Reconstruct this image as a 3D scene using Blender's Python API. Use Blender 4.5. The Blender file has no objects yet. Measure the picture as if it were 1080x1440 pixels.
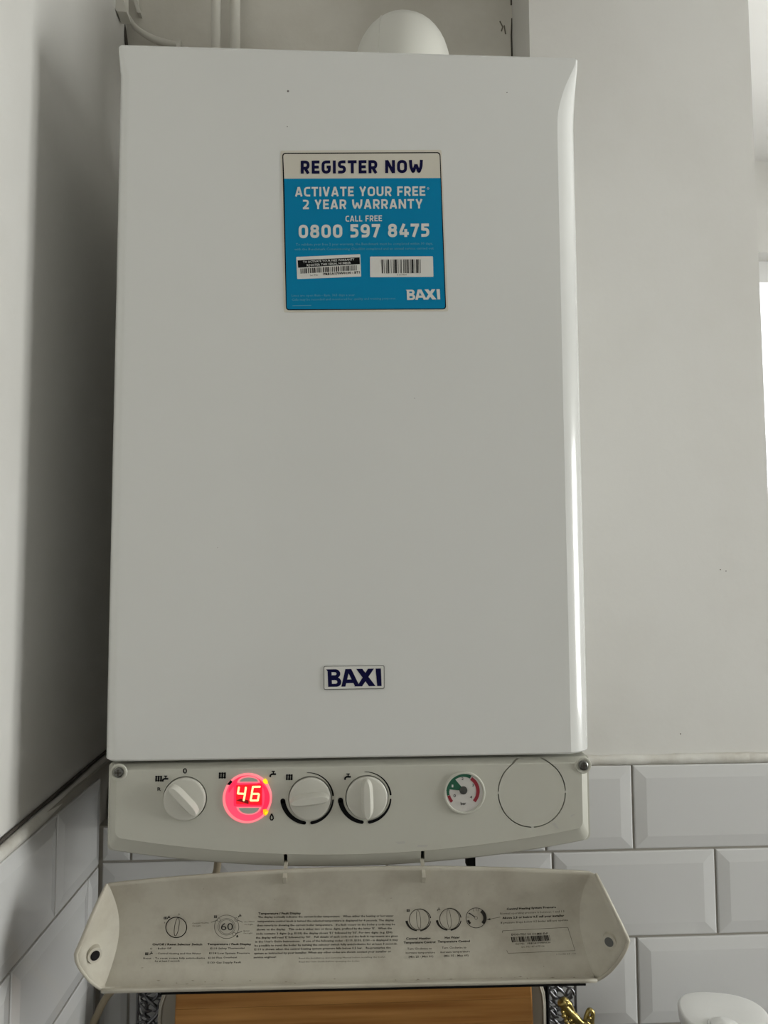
import bpy, bmesh, math, random
from mathutils import Vector, Matrix
random.seed(7)
SC = bpy.context.scene
COL = SC.collection
ZF = 1.37            # everything is built with z = 0 at the lower edge of the boiler cover, 1.37 m above the floor

# ------------------------------------------------------------------ camera
F = 1080.0           # focal length in pixels of the 1080 x 1440 frame
CAM = Vector((-0.0059, -0.7184, 0.1736)); YAW, PITCH, ROLL = 0.0497, 0.0724, -0.0043
FW = Vector((math.sin(YAW)*math.cos(PITCH), math.cos(YAW)*math.cos(PITCH), math.sin(PITCH)))
_r0 = Vector((math.cos(YAW), -math.sin(YAW), 0)); _u0 = _r0.cross(FW)
RT = _r0*math.cos(ROLL) + _u0*math.sin(ROLL); UP = -_r0*math.sin(ROLL) + _u0*math.cos(ROLL)
cd = bpy.data.cameras.new('camera'); cd.sensor_fit = 'VERTICAL'; cd.sensor_height = 36; cd.sensor_width = 27
cd.lens = F*36/1440; cd.clip_start = .01
cam = bpy.data.objects.new('camera', cd); COL.objects.link(cam); SC.camera = cam
m3 = Matrix((RT, UP, -FW)).transposed().to_4x4(); m3.translation = CAM + Vector((0, 0, ZF)); cam.matrix_world = m3

# ------------------------------------------------------------------ daylight, exposure
SC.view_settings.view_transform = 'Standard'; SC.view_settings.look = 'None'
SC.view_settings.gamma = 1; SC.view_settings.use_curve_mapping = False
SC.view_settings.exposure = 0.60
w = bpy.data.worlds.new('overcast_sky'); SC.world = w; w.use_nodes = True
w.node_tree.nodes['Background'].inputs[0].default_value = (.93, .97, 1, 1)
w.node_tree.nodes['Background'].inputs[1].default_value = 2.0
WIN_R = dict(y0=-.85, y1=.02, z0=-.40, z1=.68, x=2.3)     # window in the right wall
WIN_B = dict(x0=.74, x1=1.7, z0=.12, z1=.87, y=.90)       # window at the back of the alcove
def daylight(name, loc, rot, sx, sy, power, col=(.99, 1, .955)):
    l = bpy.data.lights.new(name, 'AREA'); l.shape = 'RECTANGLE'; l.size = sx; l.size_y = sy; l.energy = power; l.color = col
    o = bpy.data.objects.new(name, l); COL.objects.link(o); o.location = (loc[0], loc[1], loc[2]+ZF); o.rotation_euler = rot
    return o
daylight('daylight_side_window_offscreen', (2.45, -.415, .14), (0, math.pi/2, 0), 1.08, .87, 31)
daylight('daylight_alcove_window_offscreen', (1.22, 1.06, .495), (-math.pi/2, 0, 0), .96, .75, 9)

# ------------------------------------------------------------------ pixel -> direction helpers
def ray(u, v): return FW + RT*((u-540)/F) - UP*((v-720)/F)
def at_y(u, v, Y=0.0):
    d = ray(u, v); return CAM + d*((Y-CAM.y)/d.y)
def at_z(u, v, Z):
    d = ray(u, v); return CAM + d*((Z-CAM.z)/d.z)
def plane(Y): return lambda u, v: at_y(u, v, Y)

# ------------------------------------------------------------------ materials
MATS = {}
def mat(name, col, rough=.5, metal=0, spec=.5, coat=0, bump=None, mottle=None, emis=None, es=0, ior=1.5):
    if name in MATS: return MATS[name]
    m = bpy.data.materials.new(name); m.use_nodes = True; nt = m.node_tree; b = nt.nodes['Principled BSDF']
    b.inputs['Base Color'].default_value = (*col, 1); b.inputs['Roughness'].default_value = rough
    b.inputs['Metallic'].default_value = metal; b.inputs['Specular IOR Level'].default_value = spec
    b.inputs['Coat Weight'].default_value = coat; b.inputs['Coat Roughness'].default_value = .06
    if emis: b.inputs['Emission Color'].default_value = (*emis, 1); b.inputs['Emission Strength'].default_value = es
    tc = nt.nodes.new('ShaderNodeTexCoord')
    if mottle:      # (scale, second colour, lo, hi, stretch)
        sc, c2, lo, hi, st = mottle
        mp = nt.nodes.new('ShaderNodeMapping'); mp.inputs['Scale'].default_value = st
        nt.links.new(tc.outputs['Object'], mp.inputs['Vector'])
        n = nt.nodes.new('ShaderNodeTexNoise'); n.inputs['Scale'].default_value = sc; n.inputs['Detail'].default_value = 6
        n.inputs['Roughness'].default_value = .65
        nt.links.new(mp.outputs[0], n.inputs['Vector'])
        r = nt.nodes.new('ShaderNodeValToRGB'); r.color_ramp.elements[0].position = lo; r.color_ramp.elements[1].position = hi
        r.color_ramp.elements[0].color = (*col, 1); r.color_ramp.elements[1].color = (*c2, 1)
        nt.links.new(n.outputs['Fac'], r.inputs[0]); nt.links.new(r.outputs[0], b.inputs['Base Color'])
    if bump:        # (scale, strength, distance)
        n = nt.nodes.new('ShaderNodeTexNoise'); n.inputs['Scale'].default_value = bump[0]; n.inputs['Detail'].default_value = 5
        nt.links.new(tc.outputs['Object'], n.inputs['Vector'])
        bp = nt.nodes.new('ShaderNodeBump'); bp.inputs['Strength'].default_value = bump[1]; bp.inputs['Distance'].default_value = bump[2]
        nt.links.new(n.outputs['Fac'], bp.inputs['Height']); nt.links.new(bp.outputs[0], b.inputs['Normal'])
    MATS[name] = m; return m
def glass_mat():
    m = bpy.data.materials.new('window_glass'); m.use_nodes = True; nt = m.node_tree; nt.nodes.clear()
    o = nt.nodes.new('ShaderNodeOutputMaterial'); mx = nt.nodes.new('ShaderNodeMixShader')
    t = nt.nodes.new('ShaderNodeBsdfTransparent'); g = nt.nodes.new('ShaderNodeBsdfGlossy'); g.inputs['Roughness'].default_value = .02
    f = nt.nodes.new('ShaderNodeFresnel'); f.inputs[0].default_value = 1.3
    nt.links.new(f.outputs[0], mx.inputs[0]); nt.links.new(t.outputs[0], mx.inputs[1]); nt.links.new(g.outputs[0], mx.inputs[2])
    nt.links.new(mx.outputs[0], o.inputs[0]); return m

PLASTER = mat('wall_paint', (.70, .69, .66), .75, bump=(35, .12, .004), mottle=(3.5, (.65, .635, .60), .4, .75, (1, 1, 1)))
PLASTER2 = mat('recess_paint', (.66, .635, .57), .85, bump=(30, .2, .005), mottle=(6, (.58, .55, .48), .42, .75, (1, 1, 1)))
CEIL = mat('ceiling_paint', (.80, .79, .77), .9)
FLOORM = mat('floor_vinyl', (.42, .38, .33), .5)
TILE = mat('glazed_tile', (.66, .66, .655), .12, coat=.5, bump=(14, .06, .003))
GROUT = mat('grout', (.36, .34, .30), .9, bump=(200, .3, .001))
CAULK = mat('caulk', (.66, .645, .60), .6, bump=(60, .5, .004), mottle=(14, (.52, .49, .43), .45, .7, (1, 1, 1)))
GRIME_SHADE = mat('grime_shade', (.07, .06, .05), .9)  # dirt in the cracks; painted shade of the recess in the screw slots
ENAMEL = mat('boiler_enamel', (.75, .755, .735), .2, coat=.6, bump=(9, .02, .002))
PANEL = mat('panel_plastic', (.545, .54, .475), .45, mottle=(22, (.52, .505, .44), .5, .85, (1, 1, 1)))
FLAP = mat('flap_plastic', (.54, .51, .43), .5, mottle=(26, (.40, .36, .29), .42, .82, (1, 1, 1)), bump=(120, .1, .0006))
KNOB = mat('knob_plastic', (.60, .59, .53), .38)
BLACK = mat('black_print', (.006, .006, .007), .6, spec=.1)
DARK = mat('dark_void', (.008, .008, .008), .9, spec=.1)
NAVY = mat('navy_print', (.003, .003, .045), .6, spec=.12)
BLUE = mat('blue_print', (.0, .22, .43), .6, spec=.12)
PAPER = mat('sticker_paper', (.72, .715, .68), .5)
AGED = mat('aged_sticker', (.64, .61, .53), .55)
PALE = mat('pale_print', (.70, .71, .68), .5)
FADED = mat('faded_print', (.10, .33, .43), .5)
TEXTG = mat('flap_text', (.03, .027, .024), .7, spec=.15)
TEXTL = mat('flap_text_faded', (.09, .08, .065), .7, spec=.15)
STEEL = mat('screw_steel', (.16, .16, .15), .35, metal=1)
PIPE = mat('painted_pipe', (.62, .60, .54), .45, bump=(40, .2, .003))
FLUE = mat('flue_plastic', (.70, .695, .64), .35)
BRASS = mat('brass', (.42, .33, .12), .32, metal=1, bump=(80, .35, .003))
SILVER = mat('antique_silver', (.20, .20, .21), .38, metal=1, bump=(120, .3, .002))
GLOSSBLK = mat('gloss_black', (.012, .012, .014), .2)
WHITEPL = mat('white_plastic', (.82, .82, .80), .3)
CREAM = mat('cream_enamel', (.44, .41, .345), .35)
CORD = mat('tan_cord', (.30, .25, .17), .6)
UPVC = mat('window_plastic', (.82, .82, .81), .35)
GREEN = mat('gauge_green', (.012, .11, .06), .5)
RED = mat('gauge_red', (.30, .02, .035), .5)
GREY = mat('gauge_grey', (.06, .06, .055), .5)
DIAL = mat('gauge_dial', (.62, .60, .57), .4)
GLASS = glass_mat()
def bamboo():
    m = mat('bamboo', (.30, .145, .045), .45)
    nt = m.node_tree; b = nt.nodes['Principled BSDF']; tc = nt.nodes.new('ShaderNodeTexCoord')
    mp = nt.nodes.new('ShaderNodeMapping'); mp.inputs['Scale'].default_value = (3, 40, 75)
    n = nt.nodes.new('ShaderNodeTexNoise'); n.inputs['Scale'].default_value = 1.6; n.inputs['Detail'].default_value = 5
    r = nt.nodes.new('ShaderNodeValToRGB'); r.color_ramp.elements[0].position = .3; r.color_ramp.elements[1].position = .72
    r.color_ramp.elements[0].color = (.24, .10, .022, 1); r.color_ramp.elements[1].color = (.46, .23, .07, 1)
    nt.links.new(tc.outputs['Object'], mp.inputs[0]); nt.links.new(mp.outputs[0], n.inputs[0])
    nt.links.new(n.outputs['Fac'], r.inputs[0]); nt.links.new(r.outputs[0], b.inputs['Base Color']); b.inputs['Specular IOR Level'].default_value = .2; return m
BAMBOO = bamboo()

# ------------------------------------------------------------------ mesh helpers
def put(name, me, material, parent=None, loc=(0, 0, 0)):
    o = bpy.data.objects.new(name, me); COL.objects.link(o)
    if material and not me.materials: me.materials.append(material)
    if parent is not None:
        o.parent = parent; o.matrix_parent_inverse = Matrix.Translation(-base(parent)); o.location = loc
    else:
        o.location = Vector(loc) + Vector((0, 0, ZF))
    return o
def base(o):         # world base of a parent in build coordinates
    p = Vector((0, 0, 0)) if o.type == 'MESH' else Vector(o.get('_b', (0, 0, 0)))
    return p
def mesh(name, vs, fs, material, parent=None, smooth=None, loc=(0, 0, 0)):
    me = bpy.data.meshes.new(name); me.from_pydata([tuple(v) for v in vs], [], fs); me.validate(); me.update()
    bm = bmesh.new(); bm.from_mesh(me); bmesh.ops.recalc_face_normals(bm, faces=bm.faces); bm.to_mesh(me); bm.free()
    if smooth is not None:
        me.polygons.foreach_set('use_smooth', [True]*len(me.polygons)); me.set_sharp_from_angle(angle=math.radians(smooth))
    return put(name, me, material, parent, loc)
class MB:
    def __init__(s): s.v = []; s.f = []
    def add(s, vs, fs):
        n = len(s.v); s.v += [Vector(v) for v in vs]; s.f += [tuple(i+n for i in f) for f in fs]; return s
    def box(s, x0, x1, y0, y1, z0, z1):
        return s.add([(x, y, z) for x in (x0, x1) for y in (y0, y1) for z in (z0, z1)],
                     [(0, 1, 3, 2), (4, 6, 7, 5), (0, 4, 5, 1), (2, 3, 7, 6), (0, 2, 6, 4), (1, 5, 7, 3)])
    def loft(s, rings, closed=True, cap0=True, cap1=True):
        k = len(rings[0]); vs = [p for r in rings for p in r]; fs = []
        for i in range(len(rings)-1):
            for j in range(k if closed else k-1):
                a, b = i*k+j, i*k+(j+1) % k
                fs.append((a, b, b+k, a+k))
        if cap0: fs.append(tuple(range(k-1, -1, -1)))
        if cap1: fs.append(tuple((len(rings)-1)*k+j for j in range(k)))
        return s.add(vs, fs)
    def tube(s, path, rad, n=12, cap=True):
        path = [Vector(p) for p in path]; rings = []; ref = None
        for i, p in enumerate(path):
            t = (path[min(i+1, len(path)-1)] - path[max(i-1, 0)]).normalized()
            if ref is None: ref = Vector((0, 0, 1)) if abs(t.z) < .9 else Vector((1, 0, 0))
            a = t.cross(ref).normalized(); b = t.cross(a).normalized(); ref = -b if False else (a.cross(t))
            r = rad[i] if isinstance(rad, (list, tuple)) else rad
            rings.append([p + a*(r*math.cos(q)) + b*(r*math.sin(q)) for q in [2*math.pi*k/n for k in range(n)]])
        return s.loft(rings, True, cap, cap)
    def lathe(s, c, prof, n=32, axis='z'):     # prof: (radius, height)
        rings = []
        for r, h in prof:
            ring = []
            for k in range(n):
                q = 2*math.pi*k/n; a, b = r*math.cos(q), r*math.sin(q)
                ring.append(Vector(c) + (Vector((a, b, h)) if axis == 'z' else Vector((a, -h, b))))
            rings.append(ring)
        return s.loft(rings)
    def build(s, name, material, parent=None, smooth=None, loc=(0, 0, 0)): return mesh(name, s.v, s.f, material, parent, smooth, loc)
def thing(name, label, cat, loc, group=None):
    o = bpy.data.objects.new(name, None); COL.objects.link(o); o.empty_display_size = .05
    o.location = Vector(loc) + Vector((0, 0, ZF)); o['_b'] = tuple(loc)
    return tag(o, label, cat, group)
def tag(o, label, cat, group=None):
    o['label'] = label; o['category'] = cat
    if group: o['group'] = group
    return o
def struct(o): o['kind'] = 'structure'; return o
def catmull(pts, n=8):
    P = [Vector(p) for p in pts]; P = [2*P[0]-P[1]] + P + [2*P[-1]-P[-2]]; out = []
    for i in range(1, len(P)-2):
        for k in range(n):
            t = k/n; a, b, c, d = P[i-1:i+3]
            out.append(.5*((2*b)+(c-a)*t+(2*a-5*b+4*c-d)*t*t+(3*b-a-3*c+d)*t**3))
    out.append(P[-2]); return out

# flat print: shapes given as pixel outlines on a known surface of the thing
def poly(name, pts, surf, material, parent): 
    return mesh(name, [surf(*p) for p in pts], [tuple(range(len(pts)))], material, parent)
def circle_pts(c, rx, ry=None, n=40, a0=0, a1=360, tilt=0):
    ry = ry or rx; full = abs(a1-a0) >= 360; out = []
    for k in range(n if full else n+1):
        q = math.radians(a0+(a1-a0)*k/n); x, y = rx*math.cos(q), -ry*math.sin(q)
        out.append((c[0]+x*math.cos(tilt)-y*math.sin(tilt), c[1]+x*math.sin(tilt)+y*math.cos(tilt)))
    return out
def ribbon(mb, pts, wd, surf, closed=False, caps=False):
    n = len(pts); L = []
    for i, p in enumerate(pts):
        a = pts[(i-1) % n] if closed or i > 0 else p; b = pts[(i+1) % n] if closed or i < n-1 else p
        dx, dy = b[0]-a[0], b[1]-a[1]; l = math.hypot(dx, dy) or 1
        h = (wd[i] if isinstance(wd, (list, tuple)) else wd)/2
        L.append(((p[0]-dy/l*h, p[1]+dx/l*h), (p[0]+dy/l*h, p[1]-dx/l*h)))
    vs = [surf(*q) for pr in L for q in pr]; fs = []
    for i in range(n if closed else n-1):
        a, b = 2*i, 2*((i+1) % n); fs.append((a, b, b+1, a+1))
    mb.add(vs, fs)
    if caps:
        for i in (0, n-1):
            r = (wd[i] if isinstance(wd, (list, tuple)) else wd)/2
            q = circle_pts(pts[i], r, n=12); mb.add([surf(*x) for x in q], [tuple(range(12))])
    return mb
def rquad(c, r, n=5):      # rounded quad in pixels, corners TL TR BR BL
    out = []
    for i in range(4):
        p = Vector(c[i]); a = (Vector(c[i-1])-p).normalized()*r; b = (Vector(c[(i+1) % 4])-p).normalized()*r
        for k in range(n+1):
            t = k/n; q = (p+a)*(1-t)**2 + p*2*t*(1-t) + (p+b)*t*t; out.append((q.x, q.y))
    return out
_txt = {}
def glyphs(s, bold, res):
    key = (s, bold, res)
    if key not in _txt:
        c = bpy.data.curves.new('lettering', 'FONT'); c.body = s; c.size = 1; c.offset = bold; c.resolution_u = res; c.fill_mode = 'FRONT'
        o = bpy.data.objects.new('lettering', c); COL.objects.link(o)
        dg = bpy.context.evaluated_depsgraph_get(); me = bpy.data.meshes.new_from_object(o.evaluated_get(dg))
        vs = [(v.co.x, v.co.y) for v in me.vertices]; fs = [tuple(p.vertices) for p in me.polygons]
        bpy.data.objects.remove(o); bpy.data.meshes.remove(me); bpy.data.curves.remove(c)
        _txt[key] = vs, fs
    return _txt[key]
CAPH = .73
def write(mb, s, p0, p1, h, surf, bold=.012, res=3):      # baseline p0 -> p1 in pixels, cap height h
    vs, fs = glyphs(s, bold, res); x0 = min(v[0] for v in vs); x1 = max(v[0] for v in vs)
    up = Vector((p1[1]-p0[1], -(p1[0]-p0[0]))).normalized()
    out = []
    for x, y in vs:
        t = (x-x0)/(x1-x0); k = y/CAPH*h
        out.append(surf(p0[0]+(p1[0]-p0[0])*t+up.x*k, p0[1]+(p1[1]-p0[1])*t+up.y*k))
    mb.add(out, fs); return mb
def lettering(s, p0, p1, h, surf, material, parent, bold=.012, res=3):
    return write(MB(), s, p0, p1, h, surf, bold, res).build('lettering', material, parent)
def rpath(pts, r, closed=False, n=6):       # polyline with rounded corners
    out = []; m = len(pts)
    for i, p in enumerate(pts):
        if not closed and i in (0, m-1): out.append(p); continue
        P, A, B2 = Vector(p), Vector(pts[i-1]), Vector(pts[(i+1) % m])
        a = (A-P).normalized()*min(r, (A-P).length*.5); b2 = (B2-P).normalized()*min(r, (B2-P).length*.5)
        for k in range(n+1):
            t = k/n; q = (P+a)*(1-t)**2+P*2*t*(1-t)+(P+b2)*t*t; out.append((q.x, q.y))
    return out
def stroke_glyph(ch, t):        # (advance width, [(path, closed)]) in cap-height units
    h = t/2; T_, M = 1-h, .5
    def g(w, *st): return w, [(rpath(p, r, c), c) for p, r, c in st]
    if ch == 'R': w = .62; return g(w, ([(h, 0), (h, 1)], 0, 0), ([(h, T_), (w-h, T_), (w-h, .42), (h, .42)], .24, 0), ([(.30, .42), (w-h*.9, 0)], 0, 0))
    if ch == 'E': w = .54; return g(w, ([(h, 0), (h, 1)], 0, 0), ([(h, T_), (w, T_)], 0, 0), ([(h, M), (w-.05, M)], 0, 0), ([(h, h), (w, h)], 0, 0))
    if ch == 'F': w = .53; return g(w, ([(h, 0), (h, 1)], 0, 0), ([(h, T_), (w, T_)], 0, 0), ([(h, M-.03), (w-.05, M-.03)], 0, 0))
    if ch == 'L': w = .50; return g(w, ([(h, 0), (h, 1)], 0, 0), ([(h, h), (w, h)], 0, 0))
    if ch == 'I': return g(t, ([(h, 0), (h, 1)], 0, 0))
    if ch == 'T': w = .60; return g(w, ([(w/2, 0), (w/2, 1)], 0, 0), ([(0, T_), (w, T_)], 0, 0))
    if ch == 'G': w = .64; return g(w, ([(w-.04, T_), (h, T_), (h, h), (w-h, h), (w-h, .52)], .26, 0), ([(w*.55, M), (w, M)], 0, 0))
    if ch == 'C': w = .58; return g(w, ([(w, T_), (h, T_), (h, h), (w, h)], .30, 0))
    if ch == 'O': w = .70; return g(w, ([(h, T_), (w-h, T_), (w-h, h), (h, h)], .30, 1))
    if ch == '0': w = .64; return g(w, ([(h, T_), (w-h, T_), (w-h, h), (h, h)], .28, 1))
    if ch == 'U': w = .66; return g(w, ([(h, 1), (h, h), (w-h, h), (w-h, 1)], .28, 0))
    if ch == 'S': w = .56; return g(w, ([(w-.03, T_), (h, T_), (h, .51), (w-h, .51), (w-h, h), (.02, h)], .22, 0))
    if ch == 'N': w = .68; return g(w, ([(h, 0), (h, 1)], 0, 0), ([(w-h, 0), (w-h, 1)], 0, 0), ([(h*1.1, .97), (w-h*1.1, .03)], 0, 0))
    if ch == 'W': w = .94; return g(w, ([(h*.9, 1), (h*1.2, .45), (.27, h*.5), (.47, .66)], .12, 0), ([(.47, .66), (w-.27, h*.5), (w-h*1.2, .45), (w-h*.9, 1)], .12, 0))
    if ch == 'A': w = .70; return g(w, ([(h*.9, 0), (w/2-.02, .99)], 0, 0), ([(w-h*.9, 0), (w/2+.02, .99)], 0, 0), ([(.17, .27), (w-.17, .27)], 0, 0), ([(w/2-h*1.1, T_), (w/2+h*1.1, T_)], 0, 0))
    if ch == 'V': w = .66; return g(w, ([(h*.9, 1), (w/2-.01, .01)], 0, 0), ([(w-h*.9, 1), (w/2+.01, .01)], 0, 0))
    if ch == 'Y': w = .64; return g(w, ([(h*.9, 1), (w/2, .38)], 0, 0), ([(w-h*.9, 1), (w/2, .38)], 0, 0), ([(w/2, 0), (w/2, .46)], 0, 0))
    if ch == '2': w = .56; return g(w, ([(.03, T_-.01), (w-h, T_), (w-h, .52), (h*1.1, h*1.2)], .26, 0), ([(.02, h), (w, h)], 0, 0))
    if ch == '8': w = .62; return g(w, ([(h+.02, T_), (w-h-.02, T_), (w-h-.02, .53), (h+.02, .53)], .22, 1), ([(h, .53), (w-h, .53), (w-h, h), (h, h)], .24, 1))
    if ch == '5': w = .56; return g(w, ([(w-.03, T_), (h+.02, T_)], 0, 0), ([(h+.02, 1), (h+.01, .50)], 0, 0), ([(h, .57), (w-h, .57), (w-h, h), (.02, h)], .24, 0))
    if ch == '9': w = .62; return g(w, ([(h, T_), (w-h, T_), (w-h, .42), (h, .42)], .26, 1), ([(w-h, .7), (w-h, h), (.08, h)], .34, 0))
    if ch == '7': w = .56; return g(w, ([(.0, T_), (w, T_)], 0, 0), ([(w-h*.9, .97), (.18, 0)], 0, 0))
    if ch == '4': w = .64; return g(w, ([(w*.52, 1), (.08, .30)], 0, 0), ([(.03, .27), (w, .27)], 0, 0), ([(w-.2, 0), (w-.2, .60)], 0, 0))
    return .26, []
def stroke_text(s, p0, p1, h, surf, material, parent, t=.2, gap=.13):
    mb = MB(); x = 0; items = []
    for ch in s: wv, st = stroke_glyph(ch, t); items.append((x, st)); x += wv+gap
    tot = x-gap; up = Vector((p1[1]-p0[1], -(p1[0]-p0[0]))).normalized()
    sx = math.hypot(p1[0]-p0[0], p1[1]-p0[1])/tot
    def q(a, b2): return (p0[0]+(p1[0]-p0[0])*a/tot+up.x*b2*h, p0[1]+(p1[1]-p0[1])*a/tot+up.y*b2*h)
    for x0, st in items:
        for lay, (pth, c) in enumerate(st):
            n0 = len(mb.v); ribbon(mb, [q(x0+a, b2) for a, b2 in pth], t*(h+sx)/2, surf, bool(c))
            for v in mb.v[n0:]: v.y -= 3e-5*lay
    return mb.build('lettering', material, parent)
def bars(mb, q, surf, n, seed):        # bar code inside quad q
    rd = random.Random(seed); ws = [rd.choice((1, 1, 2, 3)) for _ in range(n*2)]; tot = sum(ws); x = 0
    L = lambda a, b, t: (a[0]+(b[0]-a[0])*t, a[1]+(b[1]-a[1])*t)
    for i, wv in enumerate(ws):
        if i % 2 == 0:
            a, b = x/tot, (x+wv)/tot
            mb.add([surf(*L(q[0], q[1], a)), surf(*L(q[0], q[1], b)), surf(*L(q[3], q[2], b)), surf(*L(q[3], q[2], a))], [(0, 1, 2, 3)])
        x += wv
    return mb

# ------------------------------------------------------------------ the room
XL = -.296; YT = .234; YR = .342; XP = .238; XE = .538; ZB = -.46; ZFL = -1.37; ZC = 1.08; XR = 2.3; YF = -2.4
ZT = -.0705; TH = .103; TW = .203; YA = .90
struct(MB().box(-.5, 2.6, YF-.2, 1.1, ZFL-.1, ZFL).build('floor', FLOORM))
struct(MB().box(-.5, 2.6, YF-.2, 1.1, ZC, ZC+.1).build('ceiling', CEIL))
# left wall: plaster above (a little out of square), tiled below
b = MB(); sk = [(-.285, YF), (-.320, YR+.01)]
b.loft([[Vector((-.45, YF, z)), Vector((-.306, YF, z)), Vector((-.3065, -.05, z)), Vector((-.319, YR+.01, z)), Vector((-.45, YR+.01, z))] for z in (-.0625, ZC)])
wl = struct(b.build('wall_left', PLASTER, smooth=10))
wll = struct(MB().box(-.45, XL-.0045, YF, YR+.01, ZFL, -.0655).build('wall_left_lower', GROUT))
wb = struct(MB().box(-.45, XP+.02, YR, YR+.1, -.14, ZC).build('wall_back', PLASTER2))
wp = struct(MB().box(XP, XE, YT+.008, YA, -.0640, ZC).build('wall_pier', PLASTER))
lo = MB(); lo.box(-.45, XE, YT+.0045, YA, ZFL, -.1735); lo.box(-.45, XP, YT+.0045, YR+.1, -.1735, -.1325); lo.box(XP, XE, YT+.0045, YA, -.1735, -.0705)
wlo = struct(lo.build('wall_back_lower', GROUT))
# alcove to the right of the pier, with a window
b = MB(); W = WIN_B
b.box(XE-.1, W['x0'], YA, YA+.14, ZFL, ZC); b.box(W['x1'], 2.5, YA, YA+.14, ZFL, ZC)
b.box(W['x0'], W['x1'], YA, YA+.14, ZFL, W['z0']); b.box(W['x0'], W['x1'], YA, YA+.14, W['z1'], ZC)
struct(b.build('wall_alcove', PLASTER))
b = MB(); W = WIN_R
b.box(XR, XR+.14, YF, W['y0'], ZFL, ZC); b.box(XR, XR+.14, W['y1'], YA, ZFL, ZC)
b.box(XR, XR+.14, W['y0'], W['y1'], ZFL, W['z0']); b.box(XR, XR+.14, W['y0'], W['y1'], W['z1'], ZC)
struct(b.build('wall_right', PLASTER))
b = MB(); b.box(-.45, 2.5, YF-.14, YF, ZFL, ZC)
struct(b.build('wall_front', PLASTER))
def window(name, ax, lo_, hi_, z0, z1, d0, mull):
    """casement window in a wall opening; ax 'x' = frame runs along x at depth d0"""
    root = bpy.data.objects.new(name, None); COL.objects.link(root); struct(root)
    root.location = ((lo_+hi_)/2, d0, z0+ZF) if ax == 'x' else (d0, (lo_+hi_)/2, z0+ZF)
    root['_b'] = (root.location.x, root.location.y, z0)
    fb = MB(); T = .05
    def bx(a0, a1, zz0, zz1, e0, e1, m):
        m.box(a0, a1, e0, e1, zz0, zz1) if ax == 'x' else m.box(e0, e1, a0, a1, zz0, zz1)
    bx(lo_, lo_+T, z0, z1, d0, d0+.06, fb); bx(hi_-T, hi_, z0, z1, d0, d0+.06, fb)
    bx(lo_+T, hi_-T, z0, z0+T, d0, d0+.06, fb); bx(lo_+T, hi_-T, z1-T, z1, d0, d0+.06, fb)
    for q in mull: bx(q-T/2, q+T/2, z0+T, z1-T, d0, d0+.06, fb)
    fb.build('window_frame', UPVC, root)
    ed = [lo_+T] + [x for q in mull for x in (q-T/2, q+T/2)] + [hi_-T]
    for k in range(0, len(ed), 2):
        g = MB(); bx(ed[k], ed[k+1], z0+T, z1-T, d0+.026, d0+.03, g); g.build('pane', GLASS, root)
window('window_1', 'x', WIN_B['x0'], WIN_B['x1'], WIN_B['z0'], WIN_B['z1'], YA+.05, [])
window('window_2', 'y', WIN_R['y0'], WIN_R['y1'], WIN_R['z0'], WIN_R['z1'], XR+.05, [-.415])

# bevelled metro tiles, each one an object
_tiles = {}
def tile_mesh(wd, ht):
    k = (round(wd, 4), round(ht, 4))
    if k not in _tiles:
        a, c = wd/2, ht/2; bx, bz = min(.015, wd*.2), min(.015, ht*.2)
        R = lambda x, z, y: [(-x, y, -z), (x, y, -z), (x, y, z), (-x, y, z)]
        b = MB(); b.loft([R(a, c, .0095), R(a, c, .0026), R(a-.0012, c-.0012, .0018), R(a-bx, c-bz, 0)], True, True, True)
        me = bpy.data.meshes.new('tile'); me.from_pydata([tuple(v) for v in b.v], [], b.f)
        bm = bmesh.new(); bm.from_mesh(me); bmesh.ops.recalc_face_normals(bm, faces=bm.faces); bm.to_mesh(me); bm.free()
        me.materials.append(TILE); _tiles[k] = me
    return _tiles[k]
G = .003
def tiles_back(row, cuts):
    for x0, x1, z0, z1 in cuts:
        if x1-x0 < .012: continue
        o = put('tile', tile_mesh(x1-x0-G, z1-z0-G), TILE, wlo, ((x0+x1)/2, YT, (z0+z1)/2))
for r in range(4):
    z1 = ZT - TH*r; z0 = max(z1-TH, ZB); j = .3476 + (.1015 if r % 2 else 0) - TW*4
    xs = [XL] + [j+TW*k for k in range(9) if XL+.01 < j+TW*k < XE-.01] + [XE]
    if r == 0: xs = sorted(xs+[XP])
    for a, c in zip(xs[:-1], xs[1:]):
        tiles_back(r, [(a, c, z0, z1 if not (r == 0 and c <= XP+.001) else -.1325)])
for r in range(4):
    z1 = -.0735 - TH*r; z0 = max(z1-TH, ZB); j = .0957 - (.1015 if r % 2 else 0)
    ys = [-1.1] + sorted(j+TW*k for k in range(-7, 3) if -1.09 < j+TW*k < YT-.01) + [YT]
    for a, c in zip(ys[:-1], ys[1:]):
        o = put('tile', tile_mesh(c-a-G, z1-z0-G), TILE, wll, (XL, (a+c)/2, (z0+z1)/2)); o.rotation_euler = (0, 0, math.pi/2)
# caulk beads along the tops of the tiles
def bead(path, rad, name, m, parent):
    return MB().tube(path, rad, 8).build(name, m, parent, 60)
rd = random.Random(3)
bead([(x, YT+.0075+rd.uniform(-.0006, .0006), ZT+.0045) for x in [XP+.0005+i*(XE-XP-.001)/16 for i in range(17)]],
     [.0062+rd.uniform(-.0008, .001) for _ in range(17)], 'caulk_bead', CAULK, wp)
bead([(-.302-.010*max(0, y+.05)/.39, y, -.0695) for y in [-1.1+i*(YR+1.1)/24 for i in range(25)]], [.0056+rd.uniform(-.0008, .001) for _ in range(25)], 'caulk_bead', CAULK, wl)
bead([(-.3045-.0125*max(0, y+.05)/.39, y, -.0615) for y in [-1.1+i*(YR+1.1)/24 for i in range(25)]], .0017, 'crack', GRIME_SHADE, wl)
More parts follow.
